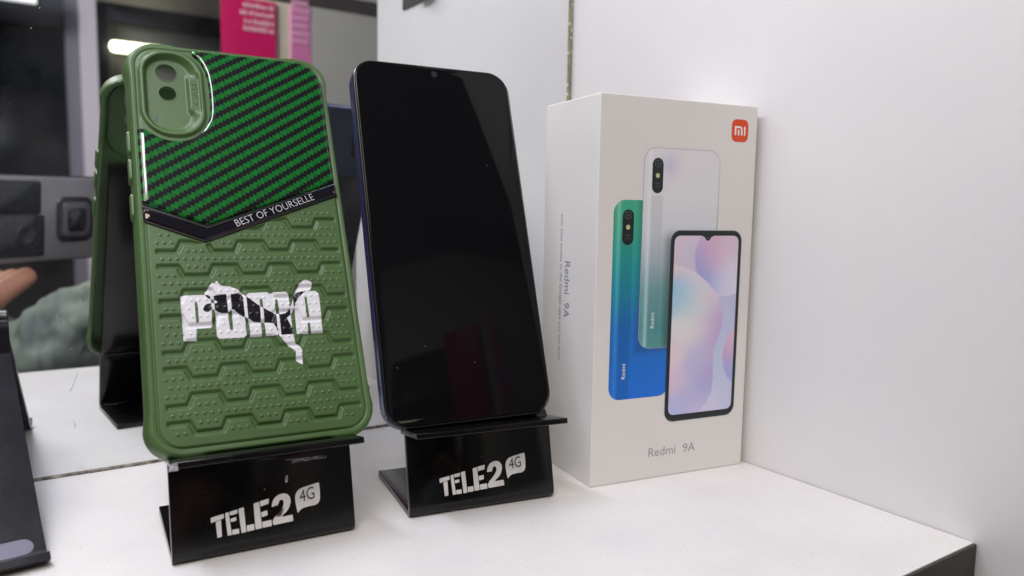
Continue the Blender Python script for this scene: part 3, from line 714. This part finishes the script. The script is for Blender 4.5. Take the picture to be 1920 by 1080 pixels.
decal("dark_phone_bezel", brr(40.9, 81.6, 60.9, 150.9, 4.6), 0.20, m_pblk, bx)
def scr_cols(x, y):
    v_ = BH-y
    bgc = shep([((45, 66), (204, 186, 204)), ((52, 72), (188, 180, 204)), ((79, 95), (172, 176, 214)), ((74, 108), (172, 180, 216)), ((70, 124), (170, 186, 216)), ((76, 140), (178, 186, 220)), ((66, 146), (192, 190, 220))], x, v_)
    B_ = shep([((55, 72), (150, 138, 202)), ((56, 64), (196, 160, 196)), ((63, 66), (200, 154, 186)), ((66, 76), (196, 158, 192)), ((58, 80), (134, 136, 206)), ((64, 86), (124, 152, 216)), ((74, 68), (206, 170, 196)), ((78, 63), (204, 182, 204)), ((76, 76), (206, 196, 214)), ((73, 84), (196, 200, 222)), ((79, 90), (206, 206, 226)), ((70, 90), (190, 186, 220))], x, v_)
    A_ = shep([((44, 77.5), (224, 198, 206)), ((54, 81), (216, 200, 212)), ((45, 86), (118, 180, 220)), ((50, 89), (150, 195, 215)), ((43, 92), (120, 186, 216)), ((51, 96), (182, 206, 205)), ((57, 88), (198, 200, 212)), ((62, 97), (198, 204, 214)), ((67, 94), (206, 190, 206)), ((70, 101), (172, 132, 190)), ((70, 107), (166, 140, 200)), ((65, 104), (204, 188, 206)), ((48, 107), (212, 208, 212)), ((58, 109), (210, 204, 208)), ((45, 120), (216, 194, 204)), ((66, 116), (176, 150, 200)), ((60, 118), (176, 176, 212)), ((56, 126), (162, 168, 212)), ((66, 130), (168, 144, 198)), ((46, 132), (206, 180, 206)), ((63, 139), (140, 156, 212)), ((52, 140), (170, 166, 214)), ((45, 147), (160, 170, 222)), ((62, 145), (190, 172, 212))], x, v_)
    C_ = shep([((79, 112), (208, 168, 196)), ((77, 119), (198, 154, 190)), ((75.5, 125), (150, 140, 204)), ((79.5, 131), (128, 156, 218))], x, v_)
    inB = (x-73.0)**2+(v_-72.6)**2 < 19.3**2
    Ab = [(38, 75), (42.4, 75.9), (50, 77.8), (56.8, 80.9), (63, 85.2), (68.6, 91), (71.5, 96.5), (72.7, 102), (72.2, 107.6), (70, 113.5), (68.2, 118.7), (67.9, 124), (68.4, 131), (67.6, 139), (65, 144), (60, 148.4), (56, 151), (38, 152)]
    inA = inside(Ab, x, v_); inC = ((x-83.5)/9.6)**2+((v_-121.8)/14.0)**2 < 1
    R_ = np.where(inA[:, None], A_, np.where(inB[:, None], B_, np.where(inC[:, None], C_, bgc)))
    edge = np.exp(-(np.abs(np.hypot(x-73, v_-72.6)-18.9)/.5)**2)*(inB & ~inA)
    R_ = R_+(lin((214, 208, 226))[None]-R_)*(edge*.45)[:, None]
    R_ = R_*0.80+lin((210, 206, 218))[None]*0.20
    return alb(R_)
sp_ = fillet([(42.2, Yb(62.5)), (57.9, Yb(62.5)), (59.6, Yb(63.2)), (60.9, Yb(64.9)), (62.4, Yb(64.9)), (63.6, Yb(63.2)), (65.2, Yb(62.5)), (80.4, Yb(62.5)), (80.4, Yb(148.6)), (42.2, Yb(148.6))], [3.6, .8, .6, .8, .8, .6, .8, 3.6, 3.6, 3.6], 6)
decal("phone_wallpaper_print", sp_, 0.24, m_print, bx, grid=0.3, colfn=scr_cols)
def disc(name, u_, v_, r, z, m): return decal(name, [(u_+r*math.cos(a), Yb(v_)+r*math.sin(a)) for a in np.linspace(0, 2*math.pi, 22, endpoint=False)], z, m, bx)
m_ring = mat("grey_ring_print", rgb(92, 100, 104), .35)
for cu_, cv_, z in ((31.35, 29.5, .17), (16.2, 53.2, .09)):
    decal("camera_bar_print", brr(cu_-3.0, cu_+3.05, cv_-2.5, cv_+13.6, 3.0), z, m_pblk, bx)
    disc("lens_print", cu_, cv_+.1, 1.75, z+.03, m_ring); disc("lens_print", cu_, cv_+.1, 1.45, z+.05, m_pblk); disc("lens_print", cu_, cv_+.1, .45, z+.07, m_ring)
    disc("flash_print", cu_, cv_+5.5, 1.3, z+.03, m_ring); disc("flash_print", cu_, cv_+5.5, 1.05, z+.05, m_flash)
    text_mesh("tiny_print", "13MP", m_ring, bx, (cu_-1.3, Yb(cv_+9.6), 0), (1, 0, 0), (0, 1, 0), 2.6, .8, z=z+.03)
    text_mesh("tiny_print", "AI CAM", m_ring, bx, (cu_-1.3, Yb(cv_+10.9), 0), (1, 0, 0), (0, 1, 0), 2.6, .7, z=z+.03)
disc("lens_print", 61.7, 63.6, .35, .26, m_ring)
text_mesh("name_print", "Redmi", m_pwhite, bx, (17.2, Yb(128.8), 0), (0, 1, 0), (-1, 0, 0), 7.1, 2.0, z=.09)
text_mesh("name_print", "Redmi", m_pwhite, bx, (32.2, Yb(105.7), 0), (0, 1, 0), (-1, 0, 0), 7.3, 2.05, z=.17)
text_mesh("model_name_print", "Redmi", m_gray, bx, (31.9, Yb(167.9), 0), (1, 0, 0), (0, 1, 0), 15.6, 4.3, z=.05)
text_mesh("model_name_print", "9A", m_gray, bx, (52.0, Yb(167.9), 0), (1, 0, 0), (0, 1, 0), 7.3, 4.3, z=.05)
# orange logo: a squircle with the letters m and i cut out of bars
a = np.linspace(0, 2*math.pi, 64, endpoint=False); e4 = lambda t_: np.sign(t_)*np.abs(t_)**0.5
disc_pts = list(zip(78.2+5.1*e4(np.cos(a)), Yb(12.1)+5.35*e4(np.sin(a))))
decal("logo_ground", disc_pts, .05, m_org, bx)
LG = []
LG.append(fillet([(75.0, Yb(14.3)), (75.0, Yb(10.0)), (78.0, Yb(10.0)), (79.3, Yb(10.35)), (79.7, Yb(11.6)), (79.7, Yb(14.3)), (78.8, Yb(14.3)), (78.8, Yb(11.7)), (78.6, Yb(11.0)), (77.9, Yb(10.85)), (75.9, Yb(10.85)), (75.9, Yb(14.3))], .12, 2))
LG.append([(76.9, Yb(14.3)), (76.9, Yb(11.7)), (77.75, Yb(11.7)), (77.75, Yb(14.3))])
LG.append([(80.6, Yb(14.3)), (80.6, Yb(10.0)), (81.5, Yb(10.0)), (81.5, Yb(14.3))])
V = []; F = []
for P in LG:
    v_, f_ = tri([P]); b = len(V); V += [(x, y, .09) for x, y in v_]; F += [tuple(b+i for i in g_) for g_ in f_]
mesh_obj("logo_letters", V, F, m_pwhite, bx)
# the side of the box: text running downwards
text_mesh("side_name_print", "Redmi  9A", m_bluegray, bx, (0, Yb(75.8), -BD+22.6), (0, -1, 0), (0, 0, 1), 27.2, 5.2, z=.05)
text_mesh("side_line_print", "with easy access to the Google apps you use most", m_bluegray, bx, (0, Yb(53.3), -BD+17.0), (0, -1, 0), (0, 0, 1), 71.4, 3.3, z=.05, track=1.1)

# ------------------------------------------------------------------ what the mirror shows: the photographer and the room
oc = CAM-fw*0.0035                                   # just behind the taking lens
pm = Matrix((rt, up, fw)).transposed().to_4x4()      # X right, Y up, Z towards the scene
pm = Matrix((-rt, up, fw)).transposed().to_4x4(); pm.translation = oc
tp = thing("camera_phone", "grey phone held sideways by the photographer, seen in the mirror", "smartphone", matrix=pm)
m_pcase = mat("grey_translucent_case", rgb(128, 125, 129), 0.35)
m_isl = mat("scratched_dark_glass", rgb(34, 38, 44), 0.12)
t = NT(m_isl); t.base(t.mix(t.math('MULTIPLY', t.math('GREATER_THAN', t.noise(t.obj((1, 6, 1), (0, 0, .8)), 150, 5, .7), .62), .35), rgb(30, 34, 40), rgb(130, 134, 150)))
m_pdk = mat("dark_ring_plastic", rgb(40, 40, 48), .3)
m_pmid = mat("grey_ring_plastic", rgb(90, 86, 92), .3)
def tl(x0, x1, y0, y1, r, zs, name, m, cap0=False):   # x measured to the camera's right
    return loft(name, [[(x, y, z) for x, y in rrect(-x1+i_, -x0-i_, y0+i_, y1-i_, r, 6)] for i_, z in zs], m, tp, cap0=cap0)
tl(-42, 122, -55.6, 21.8, 9, ((1.5, -9.5), (0, -8.5), (0, -2.0), (0.6, -0.6), (1.6, -0.1)), "phone_body", m_pcase, True)
tl(-44, 123.5, -57, 23.2, 10, ((.8, -8.0), (.2, -7.5), (0, -4.5), (.8, -3.5)), "case_rim", m_pdk)
tl(-38, 40.0, -51.0, -12.8, 3, ((0, -.3), (0, 0.6), (.5, 1.0)), "camera_glass", m_isl)
tl(-38, 36.5, -12.2, 18.0, 3, ((0, -.3), (0, 0.6), (.5, 1.0)), "camera_glass", m_isl)
tl(52, 90, -39.0, 4.0, 9, ((0, -.3), (0, .9), (.8, 1.4)), "ring_holder", m_pdk)
tl(57, 86, -34, -1.0, 6, ((0, 1.4), (0, 1.8), (.6, 2.2)), "ring_holder_step", m_pmid)
tl(62, 82, -29, -6.5, 4, ((0, 2.2), (.1, 2.4)), "ring_holder_pad", m_isl)
for x_, y_ in ((-22, -32), (-22, 3), (22, -31)):
    loft("lens_ring", [[(-x_+r_*math.cos(a_), y_+r_*math.sin(a_), z) for a_ in np.linspace(0, 2*math.pi, 24, endpoint=False)] for r_, z in ((9, .9), (8.6, 1.6), (7, 1.7), (6.5, 1.2))], m_pdk, tp, cap0=False)

# the photographer
m_skin = mat("skin", rgb(196, 138, 112), 0.45)
m_skin.node_tree.nodes["Principled BSDF"].inputs["Subsurface Weight"].default_value = 0.1
m_skin.node_tree.nodes["Principled BSDF"].inputs["Subsurface Radius"].default_value = (.01, .004, .002)
m_jack = mat("sage_grey_jacket", rgb(118, 132, 124), 0.85)
t = NT(m_jack); t.base(t.ramp(t.noise(t.obj((2.2, 1, 0.5), (0, .6, 0)), 24, 3), [(0.36, rgb(124, 138, 136)), (0.66, rgb(164, 176, 164))]))
m_shirt = mat("black_shirt", rgb(24, 22, 24), 0.9); m_hair = mat("dark_hair", rgb(30, 24, 22), 0.6)
def skin_mesh(name, nodes, edges, m, parent, sub=2, root=0):
    me = bpy.data.meshes.new(name); me.from_pydata([n_[:3] for n_ in nodes], edges, []); me.materials.append(m)
    o = bpy.data.objects.new(name, me); COL.objects.link(o); o.parent = parent
    sk = o.modifiers.new("skin", 'SKIN'); sk.use_smooth_shade = True
    if not me.skin_vertices: me.skin_vertices.new()
    sv = me.skin_vertices[0].data
    for i, n_ in enumerate(nodes): sv[i].radius = (n_[3], n_[4] if len(n_) > 4 else n_[3]); sv[i].use_root = i == root
    s_ = o.modifiers.new("sub", 'SUBSURF'); s_.levels = sub; s_.render_levels = sub
    return o
pr = thing("person", "photographer in sage grey jacket holding a phone, reflected in the mirror", "person", loc=(-0.55, -0.78, -0.75))
def W2(p): return tuple(Vector(p[:3])-Vector((-0.55, -0.78, -0.75)))+tuple(p[3:])
def PL(r_, u_, f_): return tuple(oc+rt*r_+up*u_+fw*f_)     # a point given in the held phone's frame
# body: pelvis, spine, neck, head, arms to the wrists, legs
B = [(-.42, -.86, -.42, .13, .10), (-.42, -.85, -.22, .125, .09), (-.42, -.84, 0.0, .14, .095), (-.42, -.84, .08, .10, .08), (-.44, -.82, .19, .05, .05), (-.45, -.79, .27, .06, .065), (-.455, -.785, .35, .068, .078), (-.455, -.79, .42, .045, .05),
     (-.40, -.80, .0, .035), (-.36, -.74, -.09, .026), (-.325, -.655, -.10, .022), (-.25, -.585, -.02, .018), (-.165, -.53, .035, .018),
     (-.58, -.83, .04, .035), (-.62, -.72, -.08, .028), (-.56, -.60, -.09, .024), (-.45, -.50, .0, .024), (-.400, -.455, .030, .025),
     (-.51, -.84, -.62, .08), (-.52, -.82, -.75, .06), (-.33, -.84, -.62, .08), (-.32, -.82, -.75, .06)]
Ed = [(0, 1), (1, 2), (2, 3), (3, 4), (4, 5), (5, 6), (6, 7), (3, 8), (8, 9), (9, 10), (10, 11), (11, 12), (3, 13), (13, 14), (14, 15), (15, 16), (16, 17), (0, 18), (18, 19), (0, 20), (20, 21)]
skin_mesh("body", [W2(p) for p in B], Ed, m_skin, pr)
# a black top over the torso, and the sage jacket's sleeves
T_ = [(-.42, -.86, -.42, .19, .13), (-.42, -.85, -.22, .20, .12), (-.42, -.84, -.02, .20, .12), (-.42, -.84, .09, .21, .10), (-.43, -.84, .13, .12, .08)]
skin_mesh("black_top", [W2(p) for p in T_], [(0, 1), (1, 2), (2, 3), (3, 4)], m_shirt, pr, sub=2)
J = [(-.40, -.80, .0, .075), (-.36, -.74, -.09, .074), (-.325, -.655, -.105, .072), (-.268, -.60, -.045, .056), (-.225, -.565, .005, .040), (-.19, -.545, .028, .030)]
jk = skin_mesh("jacket_sleeve", [W2(p) for p in J], [(0, 1), (1, 2), (2, 3), (3, 4), (4, 5)], m_jack, pr, sub=4)
J2 = [(-.58, -.83, .05, .080), (-.62, -.72, -.08, .070), (-.56, -.60, -.09, .058), (-.475, -.515, -.02, .044)]
jk2 = skin_mesh("jacket_sleeve", [W2(p) for p in J2], [(0, 1), (1, 2), (2, 3)], m_jack, pr, sub=3)
tx = bpy.data.textures.new("folds", 'CLOUDS'); tx.noise_scale = 0.045; tx.noise_depth = 2
dm = jk.modifiers.new("folds", 'DISPLACE'); dm.texture = tx; dm.strength = 0.040; dm.mid_level = 0.42
def hand(side, palm, mirror=False):
    """palm block and five bent fingers; fingers close round the lower edge of the phone"""
    r0_, u0_ = palm; s_ = 1 if side > 0 else -1
    nodes = [PL(r0_-.030*s_, u0_-.035, -.040)+(.024,), PL(r0_-.012*s_, u0_-.018, -.026)+(.026, .016), PL(r0_, u0_, -.016)+(.024, .014)]
    E_ = [(0, 1), (1, 2)]
    for i in range(4):
        k = len(nodes); df = -.019*i; q_ = -.004*i; rr1 = (1, .95, .92, .8)[i]
        nodes += [PL(r0_+.010*s_, u0_+.012+q_, -.012+df*.5)+(.0135*rr1,), PL(r0_+.030*s_, u0_+.024+q_, -.010+df*.8)+(.0115*rr1,),
                  PL(r0_+.046*s_, u0_+.033+q_, -.009+df)+(.0105*rr1,), PL(r0_+.058*s_, u0_+.039+q_, -.010+df)+(.0085*rr1,)]
        E_ += [(2, k), (k, k+1), (k+1, k+2), (k+2, k+3)]
    k = len(nodes)
    nodes += [PL(r0_-.012*s_, u0_+.014, .002)+(.0135,), PL(r0_-.002*s_, u0_+.034, .010)+(.0115,), PL(r0_+.004*s_, u0_+.050, .012)+(.009,)]
    E_ += [(1, k), (k, k+1), (k+1, k+2)]
    return skin_mesh("hand", [W2(n_) for n_ in nodes], E_, m_skin, pr, sub=2, root=1)
hand(1, (-.020, -.106)); hand(-1, (.205, -.095))
hd = loft("hair", [[(-.455+r_*1.0*math.cos(a_), -.795+r_*1.1*math.sin(a_), z) for a_ in np.linspace(0, 2*math.pi, 20, endpoint=False)] for r_, z in ((.083, .33), (.088, .37), (.080, .42), (.05, .455), (.01, .465))], m_hair, None, cap0=False, scale=1.0)
hd.parent = pr; hd.location = tuple(-Vector((-0.55, -0.78, -0.75)))

# room behind the photographer
YR = -2.6
m_night = mat("dark_window_glass", rgb(18, 21, 30), 0.12)
m_wf = mat("dark_window_frame", rgb(44, 46, 58), 0.4); m_post = mat("pale_post_paint", rgb(196, 190, 206), 0.5)
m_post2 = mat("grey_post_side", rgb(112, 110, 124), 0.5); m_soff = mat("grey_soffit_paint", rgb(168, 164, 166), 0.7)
m_floor = mat("dark_floor", rgb(60, 58, 58), 0.5)
fl = box("room_floor", -3.2, 2.4, -3.2, 1.0, -0.96, -0.95, m_floor); tag(fl, kind="structure")
win = thing("shop_window", "dark night window with grey frames, out of focus in the mirror at upper left", "window", loc=(0, YR, 0))
box("window_glass", -3.0, -0.1185, -0.02, 0.0, -0.95, 0.699, m_night, win); box("window_glass", 0.0087, 0.385, -0.02, 0.0, -0.95, 0.745, mat("ceiling_reflection_grey", rgb(92, 94, 94), 0.4), win)  # second pane: reflected ceiling put into its grey base colour
box("transom", -3.0, -0.1185, -0.02, 0.03, 0.70, 0.90, mat("mid_grey_frame", rgb(66, 70, 84), .5), win)
box("frame_post", -0.028, 0.0085, -0.02, 0.05, -0.95, 0.80, m_wf, win); box("frame_head", 0.0086, 0.385, -0.02, 0.05, 0.746, 0.80, m_wf, win)
pc = tag(box("door_post", -0.080, -0.030, YR+0.0, YR+0.09, -0.95, 1.2, m_post), "pale lilac vertical post between the dark windows in the mirror", "post")
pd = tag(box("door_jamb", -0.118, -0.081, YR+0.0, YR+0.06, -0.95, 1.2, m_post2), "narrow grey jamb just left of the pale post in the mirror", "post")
tag(box("room_wall", 0.386, 2.4, YR-0.02, YR, -0.95, 1.8, m_soff), kind="structure")
tag(box("ceiling_soffit", -0.029, 2.4, YR+0.051, YR+0.6, 0.801, 1.2, m_soff), kind="structure")
lampm = bpy.data.materials.new("lit_tube"); lampm.use_nodes = True
em = lampm.node_tree.nodes["Principled BSDF"]; em.inputs["Emission Color"].default_value = (1, .95, .66, 1); em.inputs["Emission Strength"].default_value = 5.0; em.inputs["Base Color"].default_value = (.8, .8, .7, 1)
lp = thing("tube_lamp", "glowing pale yellow tube lamp reflected beside the green case's top corner", "lamp", loc=(0.088, YR+0.08, 0.652))
loft("lit_tube", [[(x_, r_*math.cos(a_), r_*math.sin(a_)) for a_ in np.linspace(0, 2*math.pi, 16, endpoint=False)] for x_, r_ in ((-.080, .008), (-.074, .017), (-.065, .019), (.075, .019), (.083, .012))], lampm, lp, scale=1.0)
box("lamp_bracket", -.06, .11, -.06, -.0195, -.006, .006, m_wf, lp)
lp2 = thing("panel_lamp", "white lit ceiling panel at the very top left of the mirror, out of focus", "lamp", loc=(-0.33, YR+0.2, 0.745))
lm2 = lampm.copy(); lm2.name = "lit_panel"; lm2.node_tree.nodes["Principled BSDF"].inputs["Emission Color"].default_value = (.9, .9, 1, 1); lm2.node_tree.nodes["Principled BSDF"].inputs["Emission Strength"].default_value = .8
box("lit_panel", -.15, .13, -.02, .0, -.014, .05, lm2, lp2); box("housing", -.16, .14, -.03, -.021, -.02, .06, m_wf, lp2)
# things stuck on the window seen at left
m_mag = mat("magenta_print", rgb(214, 18, 104), 0.5); m_cream = mat("cream_board", rgb(214, 206, 190), 0.6); m_pink = mat("pink_film", rgb(224, 130, 190), 0.5); m_ptxt = mat("pale_pink_print", rgb(240, 190, 208), .5); m_gw = mat("grey_panel_paint", rgb(186, 185, 182), .6)
YP = -1.3
gp = tag(box("grey_panel", 0.2785, 1.1, YP-0.03, YP, -0.95, 0.57, m_gw), "plain grey partition right of the pink posters in the mirror", "partition")
cb = tag(box("cream_board", 0.1000, 0.2780, YP-0.03, YP-0.004, -0.95, 0.57, m_cream), "cream upright board behind the posters in the mirror", "board")
po = thing("magenta_poster", "magenta poster with short rows of pale writing, reflected above the case", "poster", loc=(0, YP, 0))
box("poster_sheet", 0.0845, 0.199, -0.0035, -0.0005, 0.30, 0.565, m_mag, po)
for z_, x0, wd_ in ((0.547, .111, .081), (0.531, .103, .089), (0.5135, .117, .077), (0.499, .115, .079)):
    V = []; F = []; x_ = 0.194
    while x_ > 0.194-wd_*.78:
        w_ = rng.uniform(.0028, .0050); h_ = rng.choice([.0075, .0085, .010]); v, f = box_vf(x_-w_, x_, -.0004, .0004, z_, z_+h_); b = len(V); V += v; F += [tuple(b+i for i in q) for q in f]; x_ -= w_+(.0012 if rng.random() < .85 else .004)
    mesh_obj("writing_row", V, F, m_ptxt, po, scale=1.0)
pk = thing("pink_poster", "pale pink striped poster beside the grey partition, seen in the mirror", "poster", loc=(0, YP, 0))
box("poster_sheet", 0.2315, 0.2765, -0.0035, -0.0005, 0.30, 0.565, m_pink, pk)
for i in range(7):
    z_ = 0.486+i*.0165; V, F = box_vf(.2325, .2755-rng.uniform(0, .006), -.0004, .0004, z_, z_+.0105); mesh_obj("writing_row", V, F, mat("faint_pink_print", rgb(232, 164, 206), .5), pk, scale=1.0)
